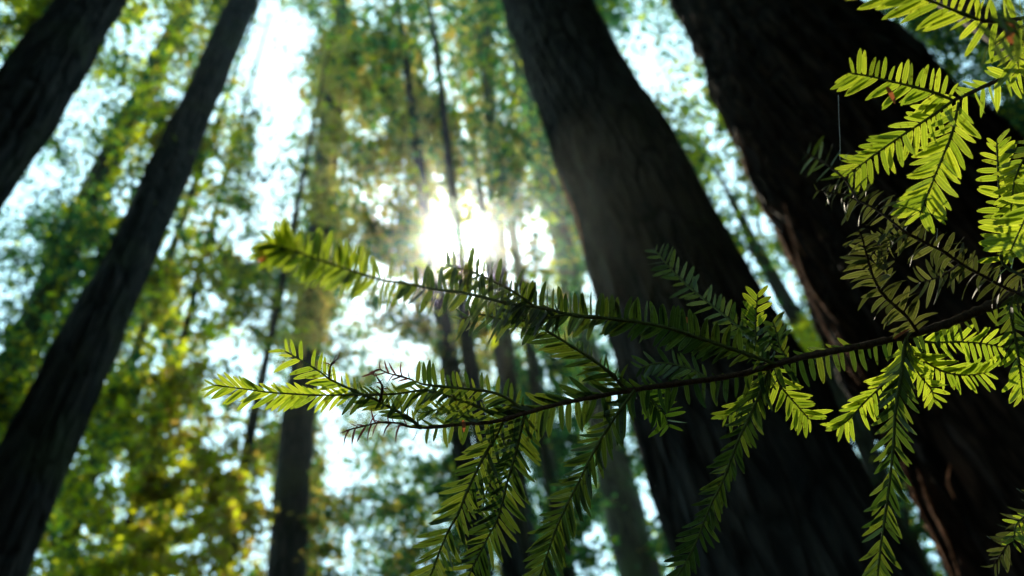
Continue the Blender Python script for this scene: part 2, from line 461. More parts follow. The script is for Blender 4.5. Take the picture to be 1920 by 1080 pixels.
# name, label, category, D, top, samples, bark, (seg, rows, amp, freq)
TREES = [
    dict(k='TB', label='widest dark redwood trunk, filling the upper right corner behind the lit sprays', D=4.8, top=44,
         s=[(0, 1446, 412), (130, 1542, 505), (240, 1635, 580), (440, 1785, 690), (600, 1910, 760), (760, 2040, 820), (880, 2132, 875), (1080, 2280, 1000)], bark=BARK, q=(560, 700, 0.080, 62)),
    dict(k='TA', label='second widest dark redwood trunk, crossed by the long branch right of the sun', D=4.0, top=34,
         s=[(0, 1026, 171), (150, 1089, 202), (300, 1169, 248), (500, 1256, 295), (620, 1309, 332), (800, 1388, 400), (900, 1424, 417), (1080, 1505, 474)], bark=BARK_TEAL, q=(380, 640, 0.036, 40)),
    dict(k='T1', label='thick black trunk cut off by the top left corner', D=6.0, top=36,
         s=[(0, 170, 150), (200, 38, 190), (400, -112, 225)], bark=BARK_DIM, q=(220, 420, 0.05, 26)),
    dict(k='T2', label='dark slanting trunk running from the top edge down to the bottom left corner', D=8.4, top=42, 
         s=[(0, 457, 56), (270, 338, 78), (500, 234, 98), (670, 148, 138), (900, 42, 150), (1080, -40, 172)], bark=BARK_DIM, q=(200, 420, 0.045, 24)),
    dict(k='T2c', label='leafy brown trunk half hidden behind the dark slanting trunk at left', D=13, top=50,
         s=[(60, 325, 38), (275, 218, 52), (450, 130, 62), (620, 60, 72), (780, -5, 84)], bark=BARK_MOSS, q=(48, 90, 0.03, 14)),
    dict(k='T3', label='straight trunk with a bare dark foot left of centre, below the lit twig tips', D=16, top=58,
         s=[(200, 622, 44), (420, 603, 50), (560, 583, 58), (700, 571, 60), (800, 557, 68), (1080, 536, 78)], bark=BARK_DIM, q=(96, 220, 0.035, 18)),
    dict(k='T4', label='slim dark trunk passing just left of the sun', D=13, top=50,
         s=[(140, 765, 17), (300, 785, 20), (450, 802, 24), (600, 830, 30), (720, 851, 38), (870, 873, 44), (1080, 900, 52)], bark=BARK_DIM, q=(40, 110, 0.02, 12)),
    dict(k='T5', label='slim grey trunk passing just right of the sun', D=9.5, top=34,
         s=[(120, 822, 13), (300, 841, 17), (380, 850, 19), (447, 861, 20), (560, 868, 24), (640, 876, 28), (740, 890, 34), (900, 925, 40), (1080, 962, 44)], bark=BARK_DIM, q=(40, 110, 0.015, 10)),
    dict(k='T6', label='thin hazy trunk standing in the bright gaps right of the sun', D=12, top=36,
         s=[(250, 925, 12), (370, 950, 16), (520, 976, 20), (760, 1010, 26), (1080, 1065, 34)], bark=BARK_MOSS, q=(32, 80, 0.02, 10)),
    dict(k='T7', label='greenish trunk close beside the left flank of the big centre right trunk', D=20, top=62,
         s=[(180, 985, 30), (300, 1012, 36), (420, 1047, 42), (560, 1074, 46), (740, 1118, 58), (1000, 1178, 80), (1080, 1200, 84)], bark=BARK_MOSS, q=(60, 120, 0.03, 14)),
    dict(k='T8', label='thin bent dark stem between the left tip of the branch and the straight trunk', D=14, top=40,
         s=[(540, 527, 14), (690, 496, 17), (810, 470, 21), (920, 449, 24), (1080, 420, 28)], bark=BARK_DIM, q=(28, 90, 0.015, 8)),
    dict(k='T9', label='thinnest stem rising through bright leaves between two dark trunks at left', D=15, top=44,
         s=[(375, 410, 11), (525, 370, 14), (670, 336, 18), (830, 290, 19), (980, 243, 20), (1080, 214, 20)], bark=BARK_DIM, q=(28, 80, 0.015, 8)),
    dict(k='T10', label='brown trunk low at left among yellow green leaves', D=15, top=46,
         s=[(700, 240, 24), (840, 186, 32), (990, 136, 38), (1080, 105, 42)], bark=BARK_MOSS, q=(36, 80, 0.02, 10)),
    dict(k='T11', label='pale mossy trunk seen in the gap between the two biggest trunks', D=13, top=0,
         s=[(330, 1350, 8), (470, 1420, 28), (571, 1478, 36), (747, 1582, 44), (840, 1626, 46), (930, 1664, 50), (1080, 1730, 60)], bark=BARK_MOSS, q=(60, 120, 0.02, 12)),
    dict(k='T12', label='dim trunk at the bottom edge behind the hanging sprays', D=18, top=46,
         s=[(800, 958, 34), (950, 976, 40), (1080, 995, 46)], bark=BARK_DIM, q=(36, 80, 0.02, 10)),
    dict(k='T13', label='tall trunk almost hidden in green leaves above and right of the sun', D=13, top=44,
         s=[(0, 905, 20), (200, 918, 24), (360, 930, 26), (500, 940, 26), (1080, 985, 30)], bark=BARK_MOSS, q=(36, 80, 0.02, 10)),
    dict(k='T14', label='tree behind the top right sprays, glimpsed past the widest trunk', D=9, top=40,
         s=[(0, 1780, 50), (200, 1990, 80)], bark=BARK_MOSS, q=(36, 80, 0.02, 10)),
]

# foliage cover (0-9) and how sunlit yellow it is painted (0-9), cells of 120 px, as the canopy stands in the photograph
COVER = [
    "8846377788815888",
    "6584488798830888",
    "3885588788887888",
    "6985688778778788",
    "6985677776676488",
    "8887656787777488",
    "8998765788888488",
    "8899856778887588",
    "8899856678887688",
]
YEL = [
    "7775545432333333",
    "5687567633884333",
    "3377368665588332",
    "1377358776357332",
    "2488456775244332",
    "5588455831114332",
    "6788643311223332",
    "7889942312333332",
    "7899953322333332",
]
COVER = np.array([[int(c) for c in r] for r in COVER], float)
YEL = np.array([[int(c) for c in r] for r in YEL], float)


def grid_at(G, x, y):
    gx = np.clip(x / 120 - 0.5, 0, 14.999); gy = np.clip(y / 120 - 0.5, 0, 7.999)
    ix = gx.astype(int); iy = gy.astype(int); fx = gx - ix; fy = gy - iy
    return (G[iy, ix] * (1 - fx) + G[iy, ix + 1] * fx) * (1 - fy) + (G[iy + 1, ix] * (1 - fx) + G[iy + 1, ix + 1] * fx) * fy


GAPS = [(490, 60, 75, 100), (512, 210, 42, 110), (498, 320, 24, 60), (1225, 100, 95, 125), (35, 345, 85, 65), (150, 205, 50, 90), (272, 50, 42, 60),
        (735, 655, 80, 36), (450, 665, 50, 40), (842, 445, 34, 34), (590, 445, 22, 22), (385, 600, 25, 35),
        (640, 860, 40, 50), (1480, 560, 36, 60), (1580, 790, 30, 50), (1650, 930, 25, 50), (1560, 690, 24, 50),
        (1000, 440, 26, 22), (1070, 560, 26, 26), (220, 950, 34, 25), (640, 1000, 30, 25), (800, 820, 40, 24)]


def gap_factor(x, y):
    f = np.ones_like(x)
    for (cx, cy, rx, ry) in GAPS:
        q = ((x - cx) / rx) ** 2 + ((y - cy) / ry) ** 2
        f *= np.clip((q - 0.3) / 1.3, 0.15, 1)
    return f


# trunks
for T in TREES:
    seg, rows, amp, freq = T['q']
    P, R = trunk_line(T['s'], T['D'], amp)
    V, F, foot, ax = bark_trunk(P, R, T['top'], seg, rows, amp, freq, sum(ord(c) for c in T['k']))
    foot[2] = 0
    root = empty('redwood_tree', foot)
    tag(root, T['label'], 'tree')
    mesh_obj('trunk', V, F, T['bark'], root, smooth=True, base=foot)
    T['root'], T['foot'], T['ax'] = root, foot, ax
    T['leaf'] = []          # (centre, axis dir, half sizes ..)
    T['limb'] = []


def stub(T, z, az, L, r0, droop=0.3):
    zz, X, Y, RR = T['ax']
    c = np.array([np.interp(z, zz, X), np.interp(z, zz, Y), z]); r = np.interp(z, zz, RR)
    out_ = np.array([math.sin(az), math.cos(az), 0])
    p0 = c + out_ * r * 0.8
    pts = spline([p0, p0 + out_ * L * .45 + np.array([random.uniform(-.1, .1) * L, random.uniform(-.1, .1) * L, 0.10 * L]),
                  p0 + out_ * L + np.array([random.uniform(-.15, .15) * L, random.uniform(-.15, .15) * L, -droop * L])], 8)
    v, f = tube(pts, np.linspace(r0, r0 * .35, 8), 6, 0.5)
    mesh_obj('dead_branch', v, f, BARK_DIM, T['root'], smooth=True, base=T['foot'])


def trunk_at(T, z):
    zz, X, Y, RR = T['ax']
    return np.array([np.interp(z, zz, X), np.interp(z, zz, Y), z]), np.interp(z, zz, RR)


# broken dead branches on the bare trunks
for key, zs in (('T1', (6.2, 8.0, 11, 14.5)), ('T2', (9.5, 12.5, 16, 21, 25)), ('T3', (15, 19, 23, 28, 33)), ('T4', (14, 19, 24, 29)), ('T5', (11, 14, 18)), ('T7', (20, 26, 31)), ('T8', (13, 17, 22)), ('T9', (14, 19, 25)),
                ('T11', (13, 16, 20, 24)), ('T10', (13, 17))):
    T = [q for q in TREES if q['k'] == key][0]
    for z in zs:
        stub(T, z + random.uniform(-.6, .6), random.choice((random.uniform(.8, 2.2), random.uniform(-2.2, -.8))), random.uniform(.3, .9), random.uniform(.014, .03))

# trunk centre in pixels for the nearest-tree test
crown_trees = [T for T in TREES if T['k'] not in ('TA', 'TB')]
near_w = {'T1': 0.5, 'T5': 0.25, 'T14': 1.0}

STEP = 30
cells = []
for cy in np.arange(-330, 1380, STEP):
    for cx in np.arange(-420, 2360, STEP):
        cells.append((cx + random.uniform(-STEP, STEP) * .8, cy + random.uniform(-STEP, STEP) * .8))
cells = np.array(cells)
cov = grid_at(COVER, cells[:, 0], cells[:, 1])
inside = (cells[:, 0] > -60) & (cells[:, 0] < 1980) & (cells[:, 1] > -60) & (cells[:, 1] < 1140)
cov = np.where(inside, cov, 7.0) / 10.0
cov = cov * gap_factor(cells[:, 0], cells[:, 1])
lai = -np.log(1 - np.clip(cov, 0, 0.93)) * 0.87
yel = grid_at(YEL, cells[:, 0], cells[:, 1]) / 9.0
yel = np.where(inside, yel, 0.4)
# clumpiness
cl = vnoise(cells[:, 0] / 75 + 40, cells[:, 1] / 60 + 40, 4000, 5) * 0.65 + vnoise(cells[:, 0] / 38 + 40, cells[:, 1] / 34 + 40, 4000, 9) * 0.35
lai = lai * np.clip((cl - 0.28) * 2.9, 0.06, 2.6)


def tree_px(T, x, y):
    """pixel of the trunk axis on row y (linear through its samples)"""
    s = sorted(T['s'])
    ys = [q[0] for q in s]; xs = [q[1] for q in s]
    if y < ys[0]:
        k = (xs[1] - xs[0]) / (ys[1] - ys[0]); return xs[0] + k * (y - ys[0])
    if y > ys[-1]:
        k = (xs[-1] - xs[-2]) / (ys[-1] - ys[-2]); return xs[-1] + k * (y - ys[-1])
    return float(np.interp(y, ys, xs))


tpx = {T['k']: T for T in crown_trees}
for (cx, cy), la, ye, ins, la0 in zip(cells, lai, yel, inside, cov):
    if la < 0.02:
        continue
    best, bt = 1e9, None
    for T in crown_trees:
        dx = abs(tree_px(T, cx, cy) - cx)
        w = dx * (0.6 + 0.8 * random.random()) * (2.5 if T['k'] in ('T1', 'T5', 'T8', 'T9') else 1.0)
        if T['k'] == 'T14' and (cx < 1650): w = 1e8
        if w < best:
            best, bt = w, T
    T = bt
    d = ray(cx, cy)
    hyp = math.hypot(d[0], d[1])
    if hyp < 0.12: continue
    D = T['D'] * (random.uniform(1.06, 1.35) if T['k'] in ('T1', 'T2') else random.uniform(0.80, 1.14))
    for Q in TREES:
        qx = tree_px(Q, cx, cy)
        ws = sorted(Q['s'])
        qw = float(np.interp(cy, [q[0] for q in ws], [q[2] for q in ws]))
        if abs(qx - cx) < qw * .5 + 16 and D < Q['D'] * 1.05 and Q['k'] not in ('T2c', 'T9', 'T10') and not (Q['k'] == 'T8' and cy > 800):
            D = Q['D'] * random.uniform(1.06, 1.3)
    t = min(D / hyp, 62.0)
    C = CAM + t * d
    if C[2] > 66: C = CAM + d * (66 - CAM[2]) / d[2]
    t = (C - CAM) @ Fv
    px2m = t / FPX
    A, ra = trunk_at(T, C[2])
    rad = C - A; rad[2] = 0
    rl = np.linalg.norm(rad) + 1e-6
    rad /= rl
    axd = rad + np.array([0, 0, -0.25]) + rng.normal(0, .25, 3)
    axd /= np.linalg.norm(axd)
    side = np.cross(axd, [0, 0, 1.0]); side /= np.linalg.norm(side)
    upv = np.cross(side, axd)
    lp = 12.5 if ins else 24.0               # leaf length in photograph pixels
    if ye > 0.75 and ins: lp = 15.0
    elif la0 < 0.62 and ins: lp = 10.0      # airy far foliage, finer sprays
    area_px = STEP * STEP
    n = la * area_px / (lp * lp * 0.031)
    n = rng.poisson(n)
    if n == 0: continue
    off = (rng.normal(0, 36 * px2m, (n, 1)) * axd + rng.normal(0, 11 * px2m, (n, 1)) * side + rng.normal(0, 7 * px2m, (n, 1)) * upv)
    T['leaf'].append((C + off, np.full(n, lp * px2m), np.full(n, ye), np.tile(axd, (n, 1))))
    if random.random() < 0.12 and rl < 3.5:
        T['limb'].append((C, A, ra, rl))

# leafy sprouts that clothe some of the trunks
for key, y0, y1, w, dens, ye in (('T3', 60, 660, 50, 360, .95), ('T2c', 0, 620, 60, 130, .75), ('T7', 150, 620, 34, 160, .25), ('T13', 0, 330, 80, 120, .6), ('T10', 680, 1080, 40, 90, .7),
                                 ('T11', 590, 660, 34, 60, .95), ('T6', 240, 420, 30, 60, .6), ('T4', -60, 130, 70, 80, .5)):
    T = [q for q in TREES if q['k'] == key][0]
    for i in range(dens):
        y = random.uniform(y0, y1); x = tree_px(T, 0, y) + random.gauss(0, w * .55)
        if gap_factor(np.array([x]), np.array([y]))[0] < .5: continue
        d = ray(x, y); t = T['D'] * random.uniform(0.88, 1.0) / math.hypot(d[0], d[1])
        C = CAM + t * d
        px2m = t / FPX
        n = 10
        ax_ = rng.normal(0, 1, 3) + np.array([0, 0, -.6]); ax_ /= np.linalg.norm(ax_)
        off = rng.normal(0, 12 * px2m, (n, 1)) * ax_ + rng.normal(0, 6 * px2m, (n, 3))
        T['leaf'].append((C + off, np.full(n, 14 * px2m), np.full(n, ye), np.tile(ax_, (n, 1))))

ref = CAM + 0.75 * ray(960, 540)


def depth_at(T, x, y):
    d = ray(x, y)
    return (T['D'] - T['rr']) / math.hypot(d[0], d[1])


TREES[0]['rr'] = 0.3; TREES[1]['rr'] = 0.1
RIM = [(CAM + depth_at(TREES[0], x, y) * ray(x, y), .16, .20, 0) for (x, y) in ((1385, 300), (1415, 350), (1445, 410), (1475, 470), (1510, 540), (1550, 610), (1590, 680), (1700, 880), (1730, 940), (1765, 1020))]
RIM += [(CAM + depth_at(TREES[1], x, y) * ray(x, y), .16, .20, 0) for (x, y) in ((1060, 360), (1080, 420), (1100, 480))]
RIM += [(CAM + z * ray(x, y), .09, .12, 0) for (x, y, z) in ((560, 480, .44), (450, 735, .75), (620, 500, .5), (1640, 160, .66), (1640, 290, .66), (1750, 300, .66), (1760, 20, .6), (1880, 330, .7), (1880, 440, .7),
                                                            (1620, 750, .8), (1490, 745, .8), (1800, 660, .82), (1420, 600, .77))]
RIM += [(CAM + z * ray(x, y),  .32, .28, 3.0) for (x, y, z) in ((300, 680, 19), (330, 800, 17), (280, 900, 16), (370, 900, 15), (430, 800, 17), (440, 900, 15), (480, 980, 14), (400, 1000, 14), (330, 1020, 15), (500, 1050, 13),
                                                             (250, 1000, 16), (250, 620, 20), (200, 250, 24), (330, 130, 28), (320, 280, 24), (170, 400, 20), (600, 300, 30), (650, 200, 32))]

for T in crown_trees:
    if not T['leaf']:
        continue
    C = np.concatenate([q[0] for q in T['leaf']]); LS = np.concatenate([q[1] for q in T['leaf']])
    YE = np.concatenate([q[2] for q in T['leaf']]); AX = np.concatenate([q[3] for q in T['leaf']])
    # the hole in the canopy the sun shines through
    q = C - ref
    perp = np.linalg.norm(q - np.outer(q @ S, S), axis=1)
    keep = (perp > 0.13 + 0.27 * rng.random(len(C))) & (C[:, 2] > 2.5)
    for rp_, r0_, r1_, a0_ in RIM:                          # sun flecks that reach the flanks of the two big trunks
        q = C - rp_
        al = q @ S
        keep &= ~((np.linalg.norm(q - np.outer(al, S), axis=1) < r0_ + r1_ * rng.random(len(C))) & (al > a0_))
    C, LS, YE, AX = C[keep], LS[keep], YE[keep], AX[keep]
    n = len(C)
    dirn = AX * 0.7 + rng.normal(0, 0.7, (n, 3)); dirn /= np.linalg.norm(dirn, axis=1)[:, None]
    nor = rng.normal(0, 0.8, (n, 3)) + np.array([0, 0, 0.8])
    wid = np.cross(nor, dirn); wid /= (np.linalg.norm(wid, axis=1)[:, None] + 1e-9)
    ln = LS * rng.lognormal(-0.08, 0.35, n)
    wd = ln * rng.uniform(0.38, 0.6, n)
    a = C - dirn * (ln * .5)[:, None]; b = C + wid * (wd * .5)[:, None]
    c = C + dirn * (ln * .5)[:, None]; d_ = C - wid * (wd * .5)[:, None]
    V = np.stack([a, b, c, d_], 1).reshape(-1, 3)
    F = np.arange(n * 4).reshape(-1, 4)
    r = rng.random(n)
    gold = np.clip((620 - np.abs(project(C)[0] - 780)) / 520, 0, 0.85) * (YE > 0.3)  # golden leaves gather round the sun's column, painting its glow
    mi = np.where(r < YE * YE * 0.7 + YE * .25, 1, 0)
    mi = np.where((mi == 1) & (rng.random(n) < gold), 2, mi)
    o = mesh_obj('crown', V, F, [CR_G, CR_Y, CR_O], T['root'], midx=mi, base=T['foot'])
    tag(o, kind='stuff')
    # limbs that carry the foliage
    VV, FF, nv = [], [], 0
    for (Cc, A, ra, rl) in T['limb']:
        A2 = A.copy(); A2[2] -= 0.25 * rl - 0.1
        A2[2] = max(A2[2], 1.0)
        mid = (A2 + Cc) / 2 + np.array([0, 0, 0.12 * rl])
        pts = spline([A2, mid, Cc], 6)
        r0 = min(0.008 + 0.004 * rl, ra * 0.4)
        v, f = tube(pts, np.linspace(r0, 0.005, 6), 5)
        VV.append(v); FF.append(f + nv); nv += len(v)
    if VV:
        o = mesh_obj('limbs', np.vstack(VV), np.vstack(FF), T['bark'], T['root'], smooth=True, base=T['foot'])
        tag(o, kind='stuff')

# trees standing behind and beside the camera close the rest of the canopy
for i in range(20):
    az = math.radians(72 + (i % 15) * 216 / 14 + random.uniform(-5, 5))
    D = random.uniform(6.0, 13) if i < 15 else random.uniform(3.0, 4.5)
    x, y = D * math.sin(az), D * math.cos(az)
    r = random.uniform(0.3, 0.6)
    P = [np.array([x, y, 3.0]), np.array([x * 1.02, y * 1.02, 22.0])]
    V, F, foot, ax = bark_trunk(P, [r, r * .7], 40, 32, 60, 0.02, 12, 90 + i)
    foot[2] = 0
    root = empty('redwood_tree', foot)
    tag(root, 'redwood standing behind the viewpoint, outside the picture', 'tree', 'redwoods behind the viewpoint')
    mesh_obj('trunk', V, F, BARK_DIM, root, smooth=True, base=foot)
    n = 5600
    z = rng.uniform(7, 38, n)
    rad = rng.uniform(0.3, 1, n) ** .5 * (5.2 - (z - 7) * 0.09)
    a = rng.uniform(0, 2 * np.pi, n)
    C = np.stack([x + rad * np.cos(a), y + rad * np.sin(a), z - rad * .3], 1)
    # nothing of these crowns reaches into the view
    px, py, dp = project(C)
    keep = ~((dp > 0) & (px > -420) & (px < 2360) & (py > -420) & (py < 1400))
    C = C[keep]; n = len(C)
    dr = rng.normal(0, 1, (n, 3)); dr /= np.linalg.norm(dr, axis=1)[:, None]
    w = np.cross(dr, rng.normal(0, .7, (n, 3)) + np.array([0, 0, 1.0])); w /= np.linalg.norm(w, axis=1)[:, None]
    ln = rng.uniform(.35, .7, n)[:, None]
    V = np.stack([C - dr * ln / 2, C + w * ln * .28, C + dr * ln / 2, C - w * ln * .28], 1).reshape(-1, 3)
    o = mesh_obj('crown', V, np.arange(n * 4).reshape(-1, 4), [CR_G], root, base=foot)
    tag(o, kind='stuff')

# ------------------------------------------------------------------ foreground branches
def needle_mesh(name, bend, cup, twist, wprof):
    """unit leaf: x 0..1 along, y -.5...5 across, slight keel; 6 stations x 3"""
    st = [0.0, 0.07, 0.25, 0.5, 0.75, 0.93, 1.0]
    V, UV = [], []
    for i, s in enumerate(st):
        w = wprof[i] * 0.5
        cy = bend * s * s
        cz = cup * s * s
        a = twist * s
        for v in (-1, 0, 1):
            y = v * w; z = (-0.10 * abs(v) + 0.05) * w
            y, z = y * math.cos(a) - z * math.sin(a), y * math.sin(a) + z * math.cos(a)
            V.append((s, y, z, cy, cz)); UV.append((s, v))
    F = []
    for i in range(len(st) - 1):
        for k in range(2):
            a = i * 3 + k
            F.append((a, a + 3, a + 4, a + 1))
    return np.array(V), np.array(F), np.array(UV, float)


WP = [0.25, 0.72, 0.98, 1.0, 0.86, 0.45, 0.06]
VARS = [needle_mesh('leaf', b, c, t, WP) for b, c, t in
        [(-0.10, 0.05, 0.1), (-0.04, -0.05, -0.2), (0.0, 0.08, 0.0), (-0.14, 0.0, 0.3), (0.04, -0.08, 0.15), (-0.20, 0.12, -0.1)]]
VARS += [needle_mesh('leaf', b, c, t, WP) for b, c, t in [(-0.30, 0.45, 0.5), (-0.22, 0.6, -0.6), (-0.35, 0.3, 0.9)]]     # curled old needles
ASPECT = 0.17
_leaf_mesh = {}


def leaf_mesh(vi, mat, wr):
    """leaf mesh with real proportions (unit length), mirrored when wr<0"""
    key = (vi, mat.name, wr)
    if key in _leaf_mesh:
        return _leaf_mesh[key]
    V, F, UV = VARS[vi]
    sgn = -1 if wr < 0 else 1
    P = np.stack([V[:, 0], (V[:, 1] * abs(wr) + V[:, 3]) * sgn, V[:, 2] * abs(wr) + V[:, 4]], 1)
    o = mesh_obj('leaf', P, F, mat, smooth=True, uv=UV)
    me = o.data
    bpy.data.objects.remove(o)
    _leaf_mesh[key] = me
    return me


def leaf_verts(vi, wr):
    V, F, UV = VARS[vi]
    sgn = -1 if wr < 0 else 1
    return np.stack([V[:, 0], (V[:, 1] * abs(wr) + V[:, 3]) * sgn, V[:, 2] * abs(wr) + V[:, 4]], 1), F, UV


class Branch:
    def __init__(self, label, base):
        b = CAM + base[2] * ray(base[0], base[1])
        self.base = b
        self.root = empty('redwood_branch', b)
        tag(self.root, label, 'branch')
        self.needles = []     # dict: parent, matrix, var, mat, wr, weight

    def shoot(self, pts, up=None, down=None, step=15, r=(2.2, 1.2), mat=FRESH_LIT, twig=TWIG_GREEN, name='twig', tilt=0.0, jit=6.0,
              wid=0.19, curl=False, start=0.0, end=1.0, tipfan=True, drop=0.0, blurw=1.0, roll=0.0):
        """pts (x, y, depth) base->tip in photograph pixels; up/down = (length px, angle deg) or lists of (s, length, angle)
        'up' is the side up for a leftward shoot, left for a downward one."""
        P3 = np.array([CAM + q[2] * ray(q[0], q[1]) for q in pts])
        n = max(12, int(np.linalg.norm(np.diff(np.array(pts)[:, :2], axis=0), axis=1).sum() / 9))
        C = spline(P3, n)
        px, py, dp = project(C)
        k = np.linspace(0, 1, n)
        rr = (r[0] * (1 - k) + r[1] * k) * dp / FPX
        rr[-1] *= 0.4
        for kk in range(2, n - 1):                   # leaf scars and swollen joints
            if random.random() < .3: rr[kk] *= random.uniform(1.1, 1.45)
        v, f = tube(C, rr, 8, 0.4)
        tw = mesh_obj(name, v, f, twig, self.root, smooth=True, base=self.base)
        seg = np.concatenate([[0], np.cumsum(np.hypot(np.diff(px), np.diff(py)))])
        total = seg[-1]

        def prof(spec, s):
            if isinstance(spec, tuple): return spec
            return (float(np.interp(s, [q[0] for q in spec], [q[1] for q in spec])), float(np.interp(s, [q[0] for q in spec], [q[2] for q in spec])))

        for side, spec in ((1, up), (-1, down)):
            if spec is None: continue
            s = start * total + random.uniform(0, step)
            while s < end * total:
                u = s / total
                i = min(int(np.searchsorted(seg, s)), n - 1); i = max(i, 1)
                w = (s - seg[i - 1]) / max(seg[i] - seg[i - 1], 1e-6)
                B = C[i - 1] * (1 - w) + C[i] * w
                d = dp[i]
                tan = C[i] - C[i - 1]; tan /= np.linalg.norm(tan)
                view = B - CAM; view /= np.linalg.norm(view)
                nrm = -view - tan * (-view @ tan); nrm /= np.linalg.norm(nrm)      # towards the camera
                per = np.cross(nrm, tan)                                           # sign fixed below
                # image '+' side: (-ty, tx)
                tx, ty = tan @ Rv, -(tan @ Uv)
                want = (-ty) * Rv - (tx) * Uv
                if per @ want < 0: per = -per
                L0, A0 = prof(spec, u)
                if L0 > 3 and random.random() > drop + .04:
                    ang = math.radians(A0 + random.gauss(0, jit))
                    if u > 0.9 and tipfan: ang *= 1 - (u - 0.9) * 4.5
                    tl = tilt + roll * side + random.gauss(0, .16 if not curl else .35)
                    ln = L0 * random.choice((random.uniform(.82, 1.12), random.uniform(.9, 1.08), random.uniform(.62, 1.1))) * d / FPX
                    if tipfan: ln *= 1 - 0.45 * max(0, (u - 0.9) / 0.1)
                    if u < 0.06: ln *= 0.7
                    X = math.cos(ang) * tan + side * math.sin(ang) * per
                    X = X + nrm * math.tan(tl) * 0.8
                    X /= np.linalg.norm(X)
                    rl = random.gauss(0, .28 if not curl else .6)
                    Y0 = np.cross(nrm, X); Y0 /= np.linalg.norm(Y0)
                    Z0 = np.cross(X, Y0)
                    Y = math.cos(rl) * Y0 + math.sin(rl) * Z0
                    Z = np.cross(X, Y)
                    vi = random.randrange(6, 9) if curl and random.random() < .75 else random.randrange(0, 6)
                    mtt = mat
                    if isinstance(mat, list):
                        mtt = mat[int(u * len(mat) * 0.999)]
                    # per-side mirrored so that the leaves bend towards the tip
                    wr = round(wid * 1.12, 3) * (side if side > 0 else -1)
                    Mx = np.eye(4); Mx[:3, 0] = X * ln; Mx[:3, 1] = Y * ln; Mx[:3, 2] = Z * ln
                    Mx[:3, 3] = B - self.base
                    ex, ey, _ = project((B + X * ln)[None])
                    vis = (0 < px[i] < 1920 and 0 < py[i] < 1080) or (0 < ex[0] < 1920 and 0 < ey[0] < 1080)
                    self.needles.append(dict(p=tw, M=Mx, v=vi, m=mtt, w=wr, s=(math.hypot(ex[0] - px[i], ey[0] - py[i]) if vis else 0)))
                s += step * random.uniform(0.75, 1.25)
        return tw

    def extra(self, parent, x, y, d, dx, dy, wid, mat, vi=3, name='dead_leaf', dz=0.0):
        B = CAM + d * ray(x, y)
        E = CAM + (d + dz) * ray(x + dx, y + dy)
        X = E - B; ln = np.linalg.norm(X); X /= ln
        view = (B - CAM) / np.linalg.norm(B - CAM)
        Y = np.cross(-view, X); Y /= np.linalg.norm(Y); Z = np.cross(X, Y)
        me = leaf_mesh(vi, mat, wid)
        o = bpy.data.objects.new(name, me); col.objects.link(o); o.parent = parent
        Mx = np.eye(4); Mx[:3, 0] = X * ln; Mx[:3, 1] = Y * ln; Mx[:3, 2] = Z * ln; Mx[:3, 3] = B - self.base
        o.matrix_basis = Matrix(Mx.tolist())
        return o

    def finish(self, limit=298):
        nd = sorted(self.needles, key=lambda q: -q['s'])
        for q in nd[:limit]:
            if q['s'] <= 0 and len(nd) > limit: break
            o = bpy.data.objects.new('leaf', leaf_mesh(q['v'], q['m'], q['w']))
            col.objects.link(o); o.parent = q['p']
            o.matrix_basis = Matrix(q['M'].tolist())
        rest = nd[limit:]
        if rest:
            mats = []
            VV, FF, UU, MI, nv = [], [], [], [], 0
            for q in rest:
                if q['m'] not in mats: mats.append(q['m'])
                V, F, UV = leaf_verts(q['v'], q['w'])
                Vw = V @ q['M'][:3, :3].T + q['M'][:3, 3]
                VV.append(Vw); FF.append(F + nv); UU.append(UV); MI += [mats.index(q['m'])] * len(F); nv += len(V)
            o = mesh_obj('leaves', np.vstack(VV), np.vstack(FF), mats, self.root, smooth=True, uv=np.vstack(UU), midx=MI)
            tag(o, kind='stuff')


def L_(pts, d0, d1=None):
    """attach depths: linear from d0 to d1"""
    d1 = d0 if d1 is None else d1
    n = len(pts)
    return [(p[0], p[1], d0 + (d1 - d0) * i / (n - 1)) for i, p in enumerate(pts)]


# ---- the long branch across the middle
B1 = Branch('long redwood branch reaching from the right edge across the whole middle of the picture', (2300, 380, 0.95))
stem = [(2300, 380, .95), (2050, 480, .88), (1894, 556, .82), (1772, 608, .80), (1656, 640, .79), (1500, 671, .78), (1380, 703, .77), (1250, 722, .76),
        (1165, 735, .755), (1060, 755, .75), (1000, 770, .75), (930, 790, .75), (868, 795, .75), (791, 803, .75)]
B1.shoot(stem, up=[(0, 0, 0), (.30, 0, 30), (.45, 0, 30), (.46, 34, 22), (.55, 34, 25), (.56, 0, 40), (.72, 30, 40), (.76, 55, 28), (.88, 60, 25), (.93, 38, 30), (.94, 30, 22), (1, 30, 22)],
         down=[(0, 0, 0), (.30, 40, 80), (.45, 40, 85), (.50, 52, 82), (.60, 52, 80), (.64, 48, 78), (.75, 55, 70), (.88, 58, 66), (.93, 40, 75), (1, 36, 68)],
         step=15, r=(11, 3.2), mat=MID_SHADE, twig=TWIG, name='stem', tipfan=False, jit=9)
st = B1.root.children[0]
